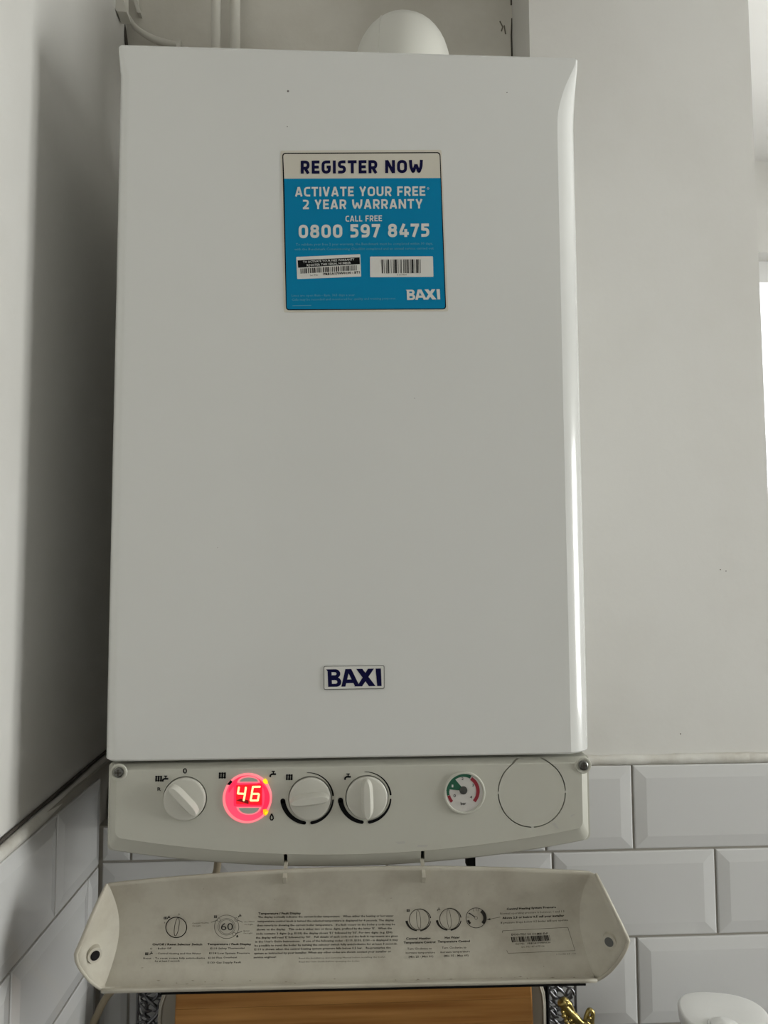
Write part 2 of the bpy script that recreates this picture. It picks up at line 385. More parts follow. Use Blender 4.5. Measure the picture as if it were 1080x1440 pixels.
# crack and chips in the plaster of the recess beside the pier
bead([at_y(720, 26, YR-.0005), at_y(719, 50, YR-.0005), at_y(720, 84, YR-.0005)], .0011, 'crack', GRIME_SHADE, wb)
bead([at_y(719, -30, YR-.0005), at_y(719, 7, YR-.0005)], .0013, 'crack', GRIME_SHADE, wb)
for pts in ([(703, 30), (707, 38), (705, 44)], [(709, 36), (711, 48)]):
    bead([at_y(*p, YR-.0002) for p in pts], .0010, 'plaster_chip', mat('plaster_scuff', (.16, .14, .11), .9), wb)
_d = ray(90, 578); _k = (-.3135-CAM.x)/_d.x; _p = CAM+_d*_k
MB().tube([_p+Vector((0, 0, -.003)), _p, _p+Vector((.0005, .001, .003))], [.0005, .0012, .0004], 6).build('paint_drip', UPVC, wl)

for (u, v), r, m_ in (((1013, 801), .0009, GRIME_SHADE), ((1021, 803), .0007, GRIME_SHADE), ((957, 1032), .0008, GRIME_SHADE)):
    c = at_y(u, v, YT+.0079); MB().lathe(c, [(r, 0), (r*.6, .0004)], 7, 'y').build('plaster_mark', mat('plaster_scuff', (.16, .14, .11), .9), wp)
# worktop that carries the things below the boiler
wt = MB(); wt.box(XL, XE, -.40, YT-.0005, ZB-.04, ZB); wt.box(XE, XR, -.40, YA, ZB-.04, ZB)
tag(wt.build('worktop', mat('worktop_laminate', (.10, .09, .085), .35)), 'dark laminate kitchen worktop under the boiler', 'worktop')
kb = MB(); kb.box(XL, XE, -.36, YT-.0005, ZFL, ZB-.04)
tag(kb.build('base_cabinet', mat('cabinet_front', (.66, .65, .62), .45)), 'pale kitchen base cabinet beneath the worktop', 'cabinet')

# ------------------------------------------------------------------ boiler
BO = thing('combi_boiler', 'white wall-hung gas boiler with red number display and open lower flap', 'boiler', (0, .17, -.0965))
HW, HT = .225, .6794
def cover_ring(z, r, ins):
    pts = []; th0 = math.radians(16); y0 = 1-math.cos(th0); x00 = math.sin(th0); n = 9
    arc = []
    for k in range(n+1):
        th = th0+(math.pi/2-th0)*k/n
        arc.append(((math.sin(th)-x00)/(1-x00), (1-math.cos(th)-y0)/(1-y0)))
    hw = HW-ins
    right = [Vector((hw-r+r*a, ins+r*1.05*c, z)) for a, c in arc]
    rl = min(r, .012)
    left = [Vector((-(hw-rl+rl*math.sin(math.pi/2*k/n)), ins+rl*(1-math.cos(math.pi/2*k/n)), z)) for k in range(n, -1, -1)]
    return [Vector((-hw, YR-.0005, z))] + left + right + [Vector((hw, YR-.0005, z))]
RZ = [(0, .022, .0018), (.0018, .022, 0), (.15, .0222, 0), (.35, .0225, 0), (.55, .0225, 0), (.60, .0225, 0), (.612, .0222, 0), (.622, .0212, 0), (.632, .0190, 0),
      (.642, .0160, 0), (.651, .0125, 0), (.659, .0088, 0), (.666, .0055, 0), (.672, .0032, 0), (.6765, .0024, 0), (.6786, .0024, .0010), (HT, .0024, .0034)]
MB().loft([cover_ring(*q) for q in RZ]).build('cover', ENAMEL, BO, smooth=13)
for u, v, r in ((405, 128, .0012), (404, 178, .0006), (713, 130, .0006), (583, 560, .0004), (306, 770, .0004)):
    c = at_y(u, v, -.0001); MB().lathe(c, [(r, -.0002), (r*.7, .0002)], 8, 'y').build('chip', mat('chip', (.18, .17, .16), .7), BO)

# control panel: fascia with a sagging lower edge
def arc_out(hw, ztop, zend, sag, rb, rt, Y, n=28):
    zb = lambda x: zend-sag*(1-(x/hw)**2)
    pts = []
    for k in range(5):      # top right corner
        q = math.pi/2*(1-k/4); pts.append((hw-rt+rt*math.cos(q), ztop-rt+rt*math.sin(q)))
    for k in range(6):      # bottom right
        q = -math.pi/2*k/5; x = hw-rb+rb*math.cos(q); pts.append((x, zb(hw-rb)+rb+rb*math.sin(q)))
    for k in range(1, n): x = (hw-rb)*(1-2*k/n); pts.append((x, zb(x)))
    for k in range(6):
        q = -math.pi/2-math.pi/2*k/5; x = -hw+rb+rb*math.cos(q); pts.append((x, zb(hw-rb)+rb+rb*math.sin(q)))
    for k in range(5):
        q = math.pi-math.pi/2*k/4; pts.append((-hw+rt+rt*math.cos(q), ztop-rt+rt*math.sin(q)))
    return [Vector((x, Y, z)) for x, z in pts]
rings = [arc_out(.2125, -.0082, -.0665, .0192, .007, .003, .0),
         arc_out(.2133, -.0076, -.0672, .0192, .007, .003, .0006),
         arc_out(.2190, -.0052, -.0785, .0192, .007, .003, .0058),
         arc_out(.2202, -.0040, -.0800, .0192, .007, .003, .0085),
         arc_out(.2203, -.0038, -.0802, .0192, .007, .003, .0120),
         arc_out(.2228, -.0038, -.0810, .0190, .005, .003, .0121),
         arc_out(.2228, -.0038, -.0810, .0190, .005, .003, .0150),
         arc_out(.2228, -.0038, -.0800, .0060, .005, .003, .3410)]
panel = MB().loft(rings).build('control_panel', PANEL, BO, smooth=14)
cut = MB()          # real openings: knob wells, the knock-out groove and the two hinge slots
KNOBS = ((260, 1123), (436, 1122.5), (516, 1121))
for c in KNOBS: cut.lathe(at_y(*c, 0), [(.0197, -.009), (.0197, .003)], 48, 'y')
kc = at_y(748, 1114.3, 0); kr = (at_y(795.2, 1114.3, 0)-at_y(700.8, 1114.3, 0)).length/2
for a0 in (2, 92, 182, 272):
    rs = []
    for k in range(19):
        q = math.radians(a0+86*k/18); rs.append([Vector((kc.x+rr_*math.cos(q), y, kc.z+rr_*math.sin(q))) for rr_, y in ((kr-.0005, -.003), (kr+.0005, -.003), (kr+.0005, .008), (kr-.0005, .008))])
    cut.loft(rs)
for u, v in ((401.5, 1210), (594.5, 1206)):
    x = at_y(u, v, .002).x; zi = -.0672-.0192*(1-(x/.2133)**2)
    cut.loft([[Vector((x+a, y, z)) for a, z in ((-.0017, zi-.0085), (.0017, zi-.0085), (.0017, zi-.0004), (.0009, zi+.0004), (-.0009, zi+.0004), (-.0017, zi-.0004))] for y in (-.004, .030)])
co = cut.build('cutter', PANEL, BO)
bo_ = panel.modifiers.new('openings', 'BOOLEAN'); bo_.object = co; bo_.operation = 'DIFFERENCE'; bo_.solver = 'EXACT'
bpy.context.view_layer.update()
pm = bpy.data.meshes.new_from_object(panel.evaluated_get(bpy.context.evaluated_depsgraph_get()))
panel.modifiers.clear(); panel.data = pm; bpy.data.objects.remove(co)
pm.polygons.foreach_set('use_smooth', [True]*len(pm.polygons)); pm.set_sharp_from_angle(angle=math.radians(14))
P0 = plane(-.0004); P1 = plane(-.0008)
for u, v in ((167, 1086), (820, 1076)):
    c = at_y(u, v, 0); sb = MB()
    sb.lathe(c, [(.0078, .0001), (.0072, .0010), (.0058, .0010), (.0050, .0002)], 24, 'y'); o = sb.build('screw_boss', PANEL, BO, 35)
    MB().lathe(c, [(.0044, .0003), (.0044, .0016), (.0032, .0024)], 18, 'y').build('screw_head', STEEL, o, 30)
    cr = MB(); cr.box(c.x-.0028, c.x+.0028, -.0027, -.0020, c.z-.0006, c.z+.0006); cr.box(c.x-.0006, c.x+.0006, -.0027, -.0020, c.z-.0028, c.z+.0028); cr.build('painted_slot', GRIME_SHADE, o)  # raised cross, the dark of the screw recess painted as colour

def knob(c, ang, label):
    p = at_y(*c, 0); r = .0188
    k = MB().lathe(p, [(r, -.0085), (r, .0028), (r-.0006, .0034), (r-.0020, .0038), (.004, .0042), (.0004, .0042)], 48, 'y').build('knob', KNOB, BO, 30)
    k['label'] = label
    ca, sa = math.cos(ang), math.sin(ang); rings = []
    for sc, wv, h in ((1.0, .0062, .0030), (.985, .0050, .0060), (.96, .0036, .0095), (.94, .0028, .0102)):
        ring = []
        for i in range(24):
            q = 2*math.pi*i/24; a = .0178*sc*math.copysign(abs(math.cos(q))**.55, math.cos(q)); bb = wv*math.sin(q)
            ring.append(Vector((p.x+a*ca-bb*sa, -h, p.z+a*sa+bb*ca)))
        rings.append(ring)
    MB().loft(rings).build('grip', KNOB, k, 40)
    return p
knob((260, 1123), math.radians(-46), 'selector knob with its grip turned towards the lower right')
knob((436, 1122.5), math.radians(6), 'heating knob with its grip level')
knob((516, 1121), math.radians(92), 'hot water knob with its grip upright')
def scale_marks(c):
    mb = MB()
    for a0, a1, w0, w1 in ((187, 262, 7.2, 5.0), (279, 355, 4.6, 2.0), (6, 92, 2.6, .7)):
        pts = circle_pts(c, 35.5, n=20, a0=a0, a1=a1); n = len(pts)
        ribbon(mb, pts, [w0+(w1-w0)*i/(n-1) for i in range(n)], P0, caps=True)
    mb.build('scale_marking', BLACK, BO)
scale_marks((433, 1122)); scale_marks((514, 1121))
def radiator(mb, c, s, surf):
    for dx in (-3.6, 0, 3.6):
        ribbon(mb, [(c[0]+(dx+.25)*s, c[1]-4.3*s), (c[0]+(dx-.25)*s, c[1]+4.3*s)], 2.5*s, surf)
    for dy in (-3.0, 3.0): ribbon(mb, [(c[0]-5*s, c[1]+dy*s), (c[0]+5*s, c[1]+dy*s)], 1.1*s, surf)
def tap(mb, c, s, surf):
    ribbon(mb, [(c[0]+4.2*s, c[1]), (c[0]-1.5*s, c[1]), (c[0]-3.4*s, c[1]+1.4*s), (c[0]-3.8*s, c[1]+4*s)], 2.4*s, surf)
    ribbon(mb, [(c[0]+.5*s, c[1]), (c[0]+.5*s, c[1]-3.8*s)], 1.6*s, surf)
    ribbon(mb, [(c[0]-1.8*s, c[1]-3.8*s), (c[0]+2.8*s, c[1]-3.8*s)], 1.4*s, surf)
for c, sc in (((223, 1095), .95), ((312.6, 1090.5), 1.0), ((406.8, 1093), .95)):
    ic = MB(); radiator(ic, c, sc, P0); ic.build('radiator_icon', BLACK, BO)
for c, sc in (((232.5, 1095.2), 1.0), ((383.8, 1088.7), 1.05), ((489, 1092.4), 1.05)):
    ic = MB(); tap(ic, c, sc, P0); ic.build('tap_icon', BLACK, BO)
ic = MB(); ribbon(ic, [(382, 1144.3), (380.2, 1148.5), (379.9, 1151), (381, 1153), (383.2, 1153), (384.3, 1151), (384, 1148.5), (382, 1144.3)], 1.9, P0)
ic.build('flame_icon', BLACK, BO)
lettering('0', (257.2, 1087.5), (263.0, 1087.5), 7.4, P0, BLACK, BO, .02)
lettering('R', (221.4, 1112.2), (226.4, 1112.2), 5.2, P0, BLACK, BO, .008)

# glowing display
PINK = mat('display_ring', (.5, .06, .08), .35, emis=(1, .05, .13), es=0.628)
PINK2 = mat('display_ring_bright', (.5, .02, .05), .35, emis=(1, .015, .07), es=0.683)
HALO = mat('display_rim', (.6, .2, .2), .35, emis=(1, .22, .26), es=0.512)
REDG = mat('display_field', (.3, .0, .0), .3, emis=(1, .006, .02), es=0.581)
DKRED = mat('display_dark', (.05, .0, .0), .3, emis=(.25, .0, .0), es=0.342)
SEG = mat('display_segment', (.8, .6, .2), .4, emis=(1, .74, .33), es=0.854)
LEDY = mat('indicator_light', (.6, .4, .02), .4, emis=(1, .62, .0), es=0.751)
LEDO = mat('indicator_amber', (.6, .3, .02), .4, emis=(1, .40, .0), es=0.683)
D = lambda x, y: (300+x/10.8, 1070+y/10.8)
c0 = D(518, 562)
pz = at_y(*c0, 0)
disp = MB().lathe(pz, [(.0222, -.0004), (.0222, .0010), (.0214, .0016), (.0004, .0016)], 56, 'y').build('display_lens', HALO, BO, 30)
Q = [plane(-.0018-.0002*i) for i in range(6)]
def dshape(name, pts, lay, m): return poly(name, [D(*p) for p in pts], Q[lay], m, disp)
dshape('lens_ring', circle_pts((518, 566), 336, 346, 56), 0, PINK)
arc = MB()
pts = circle_pts((518, 560), 292, 300, n=30, a0=25, a1=165); ribbon(arc, [D(*p) for p in pts], [1.0+5.6*math.sin(math.pi*i/30)**.6 for i in range(31)], Q[1])
pts = circle_pts((518, 560), 300, 306, n=24, a0=-48, a1=40); ribbon(arc, [D(*p) for p in pts], [.8+6.4*math.sin(math.pi*i/24)**.7 for i in range(25)], Q[1])
arc.build('lens_glow', PINK2, disp)
dshape('lens_window', circle_pts((535, 338), 175, 108, 24, 4, 176), 2, HALO)
dshape('lens_window', circle_pts((540, 322), 140, 70, 24, 5, 175), 3, PANEL)
dshape('lens_window', circle_pts((540, 692), 190, 130, 24, 184, 356), 2, HALO)
dshape('lens_window', circle_pts((540, 706), 155, 98, 24, 184, 356), 3, PANEL)
dshape('display_field', rquad([(310, 360), (745, 345), (745, 690), (310, 690)], 22), 2, PINK2)
dshape('display_field', rquad([(345, 368), (735, 352), (735, 672), (345, 655)], 16), 3, REDG)
dshape('unlit_segment', rquad([(345, 600), (420, 575), (535, 600), (535, 655), (345, 655)][:4], 10), 4, DKRED)
sg = MB()
for a, c in (((388, 405), (373, 492)), ((493, 408), (482, 492)), ((380, 497), (478, 500)), ((480, 508), (462, 598)),
             ((600, 395), (706, 392)), ((600, 402), (585, 490)), ((592, 500), (684, 500)), ((583, 510), (566, 598)), ((692, 510), (676, 598)), ((570, 602), (672, 602))):
    ribbon(sg, [D(*a), D(*c)], 2.75, Q[5], caps=True)
sg.build('digits', SEG, disp)
dshape('indicator', [(205, 360), (262, 290), (292, 318), (250, 368)], 4, DARK)
dshape('indicator', [(752, 290), (790, 268), (822, 300), (832, 345), (790, 352), (760, 330)], 4, LEDY)
dshape('indicator', [(752, 740), (800, 732), (838, 765), (825, 800), (795, 830), (762, 815)], 4, LEDO)
dshape('indicator', [(790, 775), (835, 768), (822, 800), (797, 822), (785, 800)], 5, LEDY)

# pressure gauge
GA = lambda x, y: (610+x/12, 1070+y/12)
gc = at_y(*GA(515, 535), 0)
gau = MB().lathe(gc, [(.0193, -.0003), (.0193, .0012), (.0186, .0020), (.0175, .0020), (.0168, .0008), (.0168, .0004)], 48, 'y').build('pressure_gauge', PANEL, BO, 30)
MB().lathe(gc+Vector((0, 0, .0001)), [(.0169, .0004), (.0169, .0009)], 48, 'y').build('dial', DIAL, gau)
S = [plane(-.0011-.0002*i) for i in range(4)]
def gring(a0, a1, r, wv, m):
    mb = MB(); ribbon(mb, [GA(*p) for p in circle_pts((500, 512), r, r*1.03, n=20, a0=a0, a1=a1)], wv/12, S[0]); mb.build('dial_band', m, gau)
gring(62, 180, 262, 55, GREEN); gring(180, 195, 262, 45, GREEN); gring(196, 222, 258, 50, RED); gring(-42, 58, 246, 58, RED)
poly('dial_wedge', [GA(*p) for p in [(450, 500)] + circle_pts((500, 505), 275, 280, 10, 174, 127) + [(470, 440)]], S[1], GREEN, gau)
MB().lathe(at_y(*GA(500, 497), -.0012), [(.0037, 0), (.0035, .0008), (.0005, .001)], 20, 'y').build('needle_hub', GREY, gau, 40)
for s, a, c, h in (('0', (332, 612), (372, 612), 52), ('1', (302, 445), (330, 445), 45), ('2', (468, 322), (502, 322), 48), ('3', (645, 432), (675, 432), 45), ('4', (610, 632), (648, 632), 45), ('bar', (455, 745), (545, 740), 52)):
    lettering(s, GA(*a), GA(*c), h/12, S[2], PALE if s == '1' else GREY, gau, .02)
for pts in ([(776, 1158), (783, 1165), (787, 1166), (780, 1156)], [(802, 1149), (808, 1146), (810, 1144), (803, 1146)], [(556, 1184), (569, 1183), (570, 1186), (560, 1187)], [(588, 1188), (602, 1188), (600, 1191), (586, 1191)]):
    poly('scuff', pts, plane(-.0002), mat('scuff', (.50, .49, .45), .5), BO)

# ------------------------------------------------------------------ stickers on the cover
Z = lambda x, y: (380+x/4.154, 200+y/4.154)
def sheet(name, c, r, th, m, parent, y0=0.0):
    pts = rquad(c, r); a = [at_y(*p, y0) for p in pts]; bq = [p+Vector((0, -th, 0)) for p in a]
    return MB().loft([a, bq]).build(name, m, parent)
stk = sheet('sticker', [Z(60, 50), Z(1000, 46), Z(1040, 988), Z(80, 994)], 2.5, .0004, AGED, BO)
stk['label'] = 'blue and cream warranty registration sticker'
L1, L2, L3 = plane(-.0006), plane(-.0008), plane(-.0010)
poly('printed_border', rquad([Z(70, 62), Z(994, 58), Z(1028, 976), Z(92, 982)], 5), plane(-.0005), BLACK, stk)
rq = rquad([Z(76, 68), Z(989, 64), Z(1022, 971), Z(97, 976)], 4.2)
top = [p for p in rq if p[1] < 240]; bot = [p for p in rq if p[1] >= 240]
e0, e1 = Z(82, 213), Z(994, 209)
poly('printed_header', [e0] + [p for p in rq[:12]] + [e1], L1, AGED, stk)
poly('printed_field', [e0, e1] + rq[12:], L1, BLUE, stk)
stroke_text('REGISTER NOW', Z(178, 184), Z(892, 179), 76/4.154, L2, NAVY, stk, 0.215)
stroke_text('ACTIVATE YOUR FREE', Z(145, 317), Z(906, 313), 55/4.154, L2, PALE, stk, 0.185)
lettering('*', Z(914, 290), Z(930, 290), 26/4.154, L2, PALE, stk, .03, 3)
stroke_text('2 YEAR WARRANTY', Z(190, 391), Z(890, 387), 55/4.154, L2, PALE, stk, 0.185)
stroke_text('CALL FREE', Z(440, 464), Z(653, 461), 34/4.154, L2, PALE, stk, 0.17)
stroke_text('0800 597 8475', Z(166, 560), Z(930, 552), 77/4.154, L2, PALE, stk, 0.205)
lettering('To validate your free 2 year warranty, the Benchmark must be completed within 30 days,', Z(150, 604), Z(950, 598), 15/4.154, L2, FADED, stk, 0, 1)
lettering('with the Benchmark Commissioning Checklist completed and an annual service carried out', Z(142, 632), Z(955, 626), 15/4.154, L2, FADED, stk, 0, 1)
lettering('Lines are open 8am - 8pm, 363 days a year.', Z(126, 902), Z(498, 898), 14/4.154, L2, FADED, stk, 0, 1)
lettering('Calls may be recorded and monitored for quality and training purposes.', Z(126, 926), Z(735, 918), 14/4.154, L2, FADED, stk, 0, 1)
ribbon(MB(), [Z(130, 955), Z(240, 953)], .7, L2).build('fine_print', FADED, stk)
# logo glyphs drawn by hand
def logo(q, surf, m, parent):
    """B A X I in unit box 0..710 x 0..235 (y down), q maps to pixels"""
    mb = MB()
    def P(pts):
        mb.add([surf(*q(*p)) + Vector((0, -2e-6*len(mb.f), 0)) for p in pts], [tuple(range(len(pts)))])
    def ringB(cx, cy, rx, ry, ix, iy, x0, top, bot, itop, ibot):
        o_ = [(cx+rx*math.sin(math.pi*k/10), cy-ry*math.cos(math.pi*k/10)) for k in range(11)]
        i_ = [(cx-8+ix*math.sin(math.pi*k/10), cy-iy*math.cos(math.pi*k/10)) for k in range(11)]
        for k in range(10): P([o_[k], o_[k+1], i_[k+1], i_[k]])
        P([(x0, cy-ry), o_[0], i_[0], (x0, cy-iy)]); P([(x0, cy+iy), i_[10], o_[10], (x0, cy+ry)])
    P([(0, 0), (70, 0), (70, 235), (18, 235), (18, 24)])
    ringB(122, 60, 62, 60, 20, 20, 70, 0, 0, 0, 0); ringB(126, 170, 66, 65, 22, 24, 70, 0, 0, 0, 0)
    # A
    P([(252, 0), (330, 0), (318, 95), (292, 60), (243, 235), (190, 235)]); P([(252, 0), (330, 0), (432, 235), (370, 235), (291, 55)])
    P([(268, 140), (335, 140), (350, 188), (256, 188)])
    # X
    P([(395, 0), (475, 0), (640, 235), (552, 235)]); P([(548, 0), (628, 0), (462, 235), (360, 235), (375, 215), (420, 200)])
    # I
    P([(648, 0), (718, 0), (718, 235), (660, 235)])
    mb.build('logo_lettering', m, parent)
logo(lambda x, y: Z(792+x/718*198+y/235*3, 862+y/235*60-x/718*4), L2, PALE, stk)
# serial number label
sl = sheet('serial_label', [Z(152, 672), Z(526, 656), Z(531, 786), Z(158, 801)], 1.2, .0008, PAPER, BO)
K1, K2 = plane(-.0010), plane(-.0012)
mb = MB(); mb.add([K1(*Z(*p)) for p in ((160, 690), (522, 672), (524, 712), (163, 733))], [(0, 1, 2, 3)]); bars(mb, [Z(176, 738), Z(512, 718), Z(512, 748), Z(178, 768)], K1, 40, 2)
write(mb, 'PRB1A170W0130 - BT1', Z(312, 777), Z(524, 766), 14/4.154, K1, .03, 1); write(mb, 'Ser No', Z(232, 782), Z(280, 779), 11/4.154, K1, 0, 1)
mb.build('label_print', BLACK, sl)
mb = MB(); write(mb, 'TO ACTIVATE YOUR FREE WARRANTY', Z(192, 706), Z(492, 690), 13/4.154, K2, .01, 1); write(mb, 'REGISTER THIS SERIAL NUMBER', Z(214, 725), Z(472, 710), 13/4.154, K2, .01, 1)
mb.build('lettering', PALE, sl)
bl = sheet('barcode_label', [Z(583, 670), Z(950, 668), Z(953, 788), Z(584, 790)], 1.2, .0008, PAPER, BO)
mb = MB(); bars(mb, [Z(650, 685), Z(884, 684), Z(885, 764), Z(652, 766)], K1, 24, 5); write(mb, '5117736', Z(742, 779), Z(797, 778), 10/4.154, K1, 0, 1)
mb.build('label_print', BLACK, bl)
# badge low on the cover
B_ = lambda x, y: (440+x/9, 920+y/9)
bd = sheet('badge', [B_(136, 150), B_(905, 138), B_(906, 436), B_(138, 450)], 2.6, .0010, mat('badge_rim', (.14, .14, .13), .4), BO)
poly('badge_face', rquad([B_(144, 158), B_(897, 146), B_(898, 428), B_(146, 442)], 2.0), plane(-.00115), PAPER, bd)
logo(lambda x, y: B_(167+x*.966+y*.04, 192+y*.945-x*.016), plane(-.0013), NAVY, bd)

# ------------------------------------------------------------------ the opened flap below the panel
FZB = -.1885
def zbot(x): return FZB-.0020*(x/.21)
def ztop(x): return -.0942 - .0090*(x/.217)**2
def fy(t): return -.010 + .010*math.sin(math.pi*t) - .006*t
def fsurf(u, v, off=.0011):
    Y = -.004
    for _ in range(4):
        p = at_y(u, v, Y); t = min(1, max(0, (ztop(p.x)-p.z)/(ztop(p.x)-zbot(p.x)))); Y = fy(t)
    return at_y(u, v, Y-off)
NX, NT = 40, 28
def edge_x(t): return .2145 - .008*math.sin(math.pi*t)
b = MB(); g = []
for i in range(NT+1):
    t = i/NT
    g.append([Vector((edge_x(t)*(2*j/NX-1), fy(t), ztop(edge_x(t)*(2*j/NX-1))*(1-t)+zbot(edge_x(t)*(2*j/NX-1))*t)) for j in range(NX+1)])
vs = [p for r in g for p in r]; fs = []
for i in range(NT):
    for j in range(NX): a = i*(NX+1)+j; fs.append((a, a+1, a+NX+2, a+NX+1))
b.add(vs, fs)
lipw = [[g[NT][j], g[NT][j]+Vector((0, -.006, .0003)), g[NT][j]+Vector((0, -.0085, .0030))] for j in range(NX+1)]
b.loft([list(r) for r in lipw], False, False, False)
RIM_R = [(838, 1229), (849, 1251), (861, 1276), (873, 1300), (884, 1323), (880, 1335), (874, 1346), (866, 1357), (857, 1367), (848, 1374), (838, 1379)]
RIM_L = [(150, 1244), (140, 1266), (129, 1290), (118, 1317), (107, 1342), (108, 1352), (112, 1361), (119, 1371), (128, 1381), (139, 1389), (150, 1394)]
RT_ = [0, .15, .32, .48, .64, .71, .77, .84, .90, .96, 1.0]
RY = [0, .45, .75, .93, 1.0, .95, .85, .68, .48, .25, 0.10]
rims = []
for rim, sg_ in ((RIM_R, 1), (RIM_L, -1)):
    rows = []; rp = []
    for i in range(NT+1):
        t = i/NT; m = max(q for q in range(len(RT_)-1) if RT_[q] <= t+1e-9); a_ = (t-RT_[m])/(RT_[m+1]-RT_[m])
        u, v = (rim[m][q]*(1-a_)+rim[m+1][q]*a_ for q in (0, 1)); k = RY[m]*(1-a_)+RY[m+1]*a_
        x = sg_*edge_x(t); e = Vector((x, fy(t), ztop(x)*(1-t)+zbot(x)*t)); rpt = at_y(u, v, fy(t)-.037*k); rp.append(rpt)
        rows.append([e.lerp(rpt, s)+Vector((0, .006*math.sin(math.pi*s)*k, 0)) for s in (0, .2, .4, .6, .8, 1)])
    b.loft(rows, False, False, False); rims.append(rp)
flap = b.build('flap', FLAP, BO, smooth=50)
flap['label'] = 'dusty cream plastic flap hanging open'
bm = bmesh.new(); bm.from_mesh(flap.data); bmesh.ops.remove_doubles(bm, verts=bm.verts, dist=.0004); bmesh.ops.recalc_face_normals(bm, faces=bm.faces)
bm.faces.ensure_lookup_table()
if bm.faces[NX*10+NX//2].normal.y > 0: bmesh.ops.reverse_faces(bm, faces=bm.faces)
bm.to_mesh(flap.data); bm.free()
flap.data.polygons.foreach_set('use_smooth', [True]*len(flap.data.polygons)); flap.data.set_sharp_from_angle(angle=math.radians(32))
sol = flap.modifiers.new('thickness', 'SOLIDIFY'); sol.thickness = .0024; sol.offset = -1
for rp in rims: MB().tube(rp, .0014, 8).build('rim', FLAP, flap, 60)
for (u, v), Y, s in (((132, 1342), -.0255, -1), ((858, 1323), -.0255, 1)):
    c = at_y(u, v, Y); n = Vector((-s*.62, -.78, 0)); pth = [c+n*.0022, c-n*.004]
    MB().tube([c-n*.006, c+n*.0028], [.0078, .0062], 20).build('screw_boss', FLAP, flap, 40)
    MB().tube([c, c+n*.0032], [.0040, .0040], 16).build('screw_hole_disc', GLOSSBLK if s < 0 else STEEL, flap, 40)  # discs stand in for screw holes; the left hole's dark is painted black
for (u0, v0), (u1, v1) in (((401, 1208), (402, 1243)), ((595, 1204), (594, 1242))):
    a = at_y(u0, v0, .002); c = fsurf(u1, v1, .003); x = (a.x+c.x)/2
    arm = MB().loft([[Vector((x-.0016, y, z)), Vector((x+.0016, y, z)), Vector((x+.0016, y+.005, z)), Vector((x-.0016, y+.005, z))] for y, z in ((.0150, a.z-.003), (.0025, a.z-.003), (-.006, -.0955), (-.0135, -.0990), (-.0140, c.z+.007), (-.0090, c.z))]).build('hinge_arm', FLAP, flap)
MB().tube([Vector((x, fy(1)-.0062, zbot(x)-.0031)) for x in [-.165+.37*i/20 for i in range(21)]], .0011, 6).build('edge_strip', DARK, flap)  # dark strip along the flap's lower edge
# clip and pipe tails under the casing
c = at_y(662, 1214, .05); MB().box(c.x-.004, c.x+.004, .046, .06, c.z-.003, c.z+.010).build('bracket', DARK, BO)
for x, y in ((-.13, .19), (-.065, .20), (0, .20), (.065, .20), (.13, .19)):
    MB().tube([(x, y, -.08), (x, y, -.118), (x, y+.006, -.126), (x, y+.02, -.131), (x, .2435, -.134)], .0072, 10).build('pipe_tail', mat('copper', (.45, .22, .12), .35, metal=1), BO, 50)
MB().box(-.289, -.226, .262, .30, -.1323, -.098).build('black_block', mat('flat_black', (.02, .02, .02), .9), BO)  # plain black block in the gap left of the boiler
# printing on the flap
f1 = lambda x, y: (190+x/6, 1270+y/6)
f2 = lambda x, y: (350+x/5.143, 1270+y/5.143)
f3 = lambda x, y: (550+x/7.2, 1260+y/7.2)
f4 = lambda x, y: (680+x/6.75, 1260+y/6.75)
FS = fsurf; FS2 = lambda u, v: fsurf(u, v, .0016)
T1, T2 = MB(), MB()       # bold / dark and thin / faded print
ribbon(T1, [f1(*p) for p in circle_pts((347, 205), 88, 86, 40)], 1.3, FS, True)
ribbon(T1, [f1(*p) for p in circle_pts((351, 200), 18, 78, 24, tilt=.16)], .75, FS, True)
radiator(T1, f1(254, 126), .42, FS); tap(T1, f1(284, 122), .5, FS)
write(T2, 'R', f1(245, 172), f1(255, 172), 2, FS); write(T2, 'O', f1(364, 100), f1(376, 100), 2.2, FS)
for r, wv in ((103, .6), (73, .5), (62, .5)): ribbon(T2, [f1(*p) for p in circle_pts((772, 200), r, r*.96, 44)], wv, FS, True)
for c in ((706, 142), (853, 138), (836, 262)): ribbon(T2, [f1(*p) for p in circle_pts(c, 13, 15, 14)], .5, FS, True)
for a, c in (((640, 163), (694, 144)), ((862, 142), (908, 162)), ((848, 258), (902, 238))): ribbon(T1, [f1(*a), f1(*c)], .6, FS)
write(T1, '60', f1(724, 228), f1(826, 228), 10.5, FS, .0, 3)
radiator(T1, f1(678, 115), .42, FS); tap(T1, f1(884, 108), .5, FS); ribbon(T1, [f1(862, 270), f1(856, 288), f1(868, 288), f1(862, 270)], 1.2, FS)
for s, a, c, h in (('Central Heating', (482, 176), (620, 170), 13), ('On Light', (482, 198), (556, 196), 12), ('Hot Water', (922, 164), (1010, 160), 12), ('On Light', (922, 186), (996, 184), 12), ('Burner', (916, 240), (968, 238), 12), ('On Light', (914, 260), (990, 258), 12)):
    write(T2, s, f1(*a), f1(*c), h/6, FS, .0, 1)
for s, a, c, h in (('On/Off / Reset Selector Switch', (146, 356), (566, 356), 17), ('Temperature / Fault Display', (610, 354), (980, 354), 17)):
    write(T1, s, f1(*a), f1(*c), h/6, FS, .03, 2)
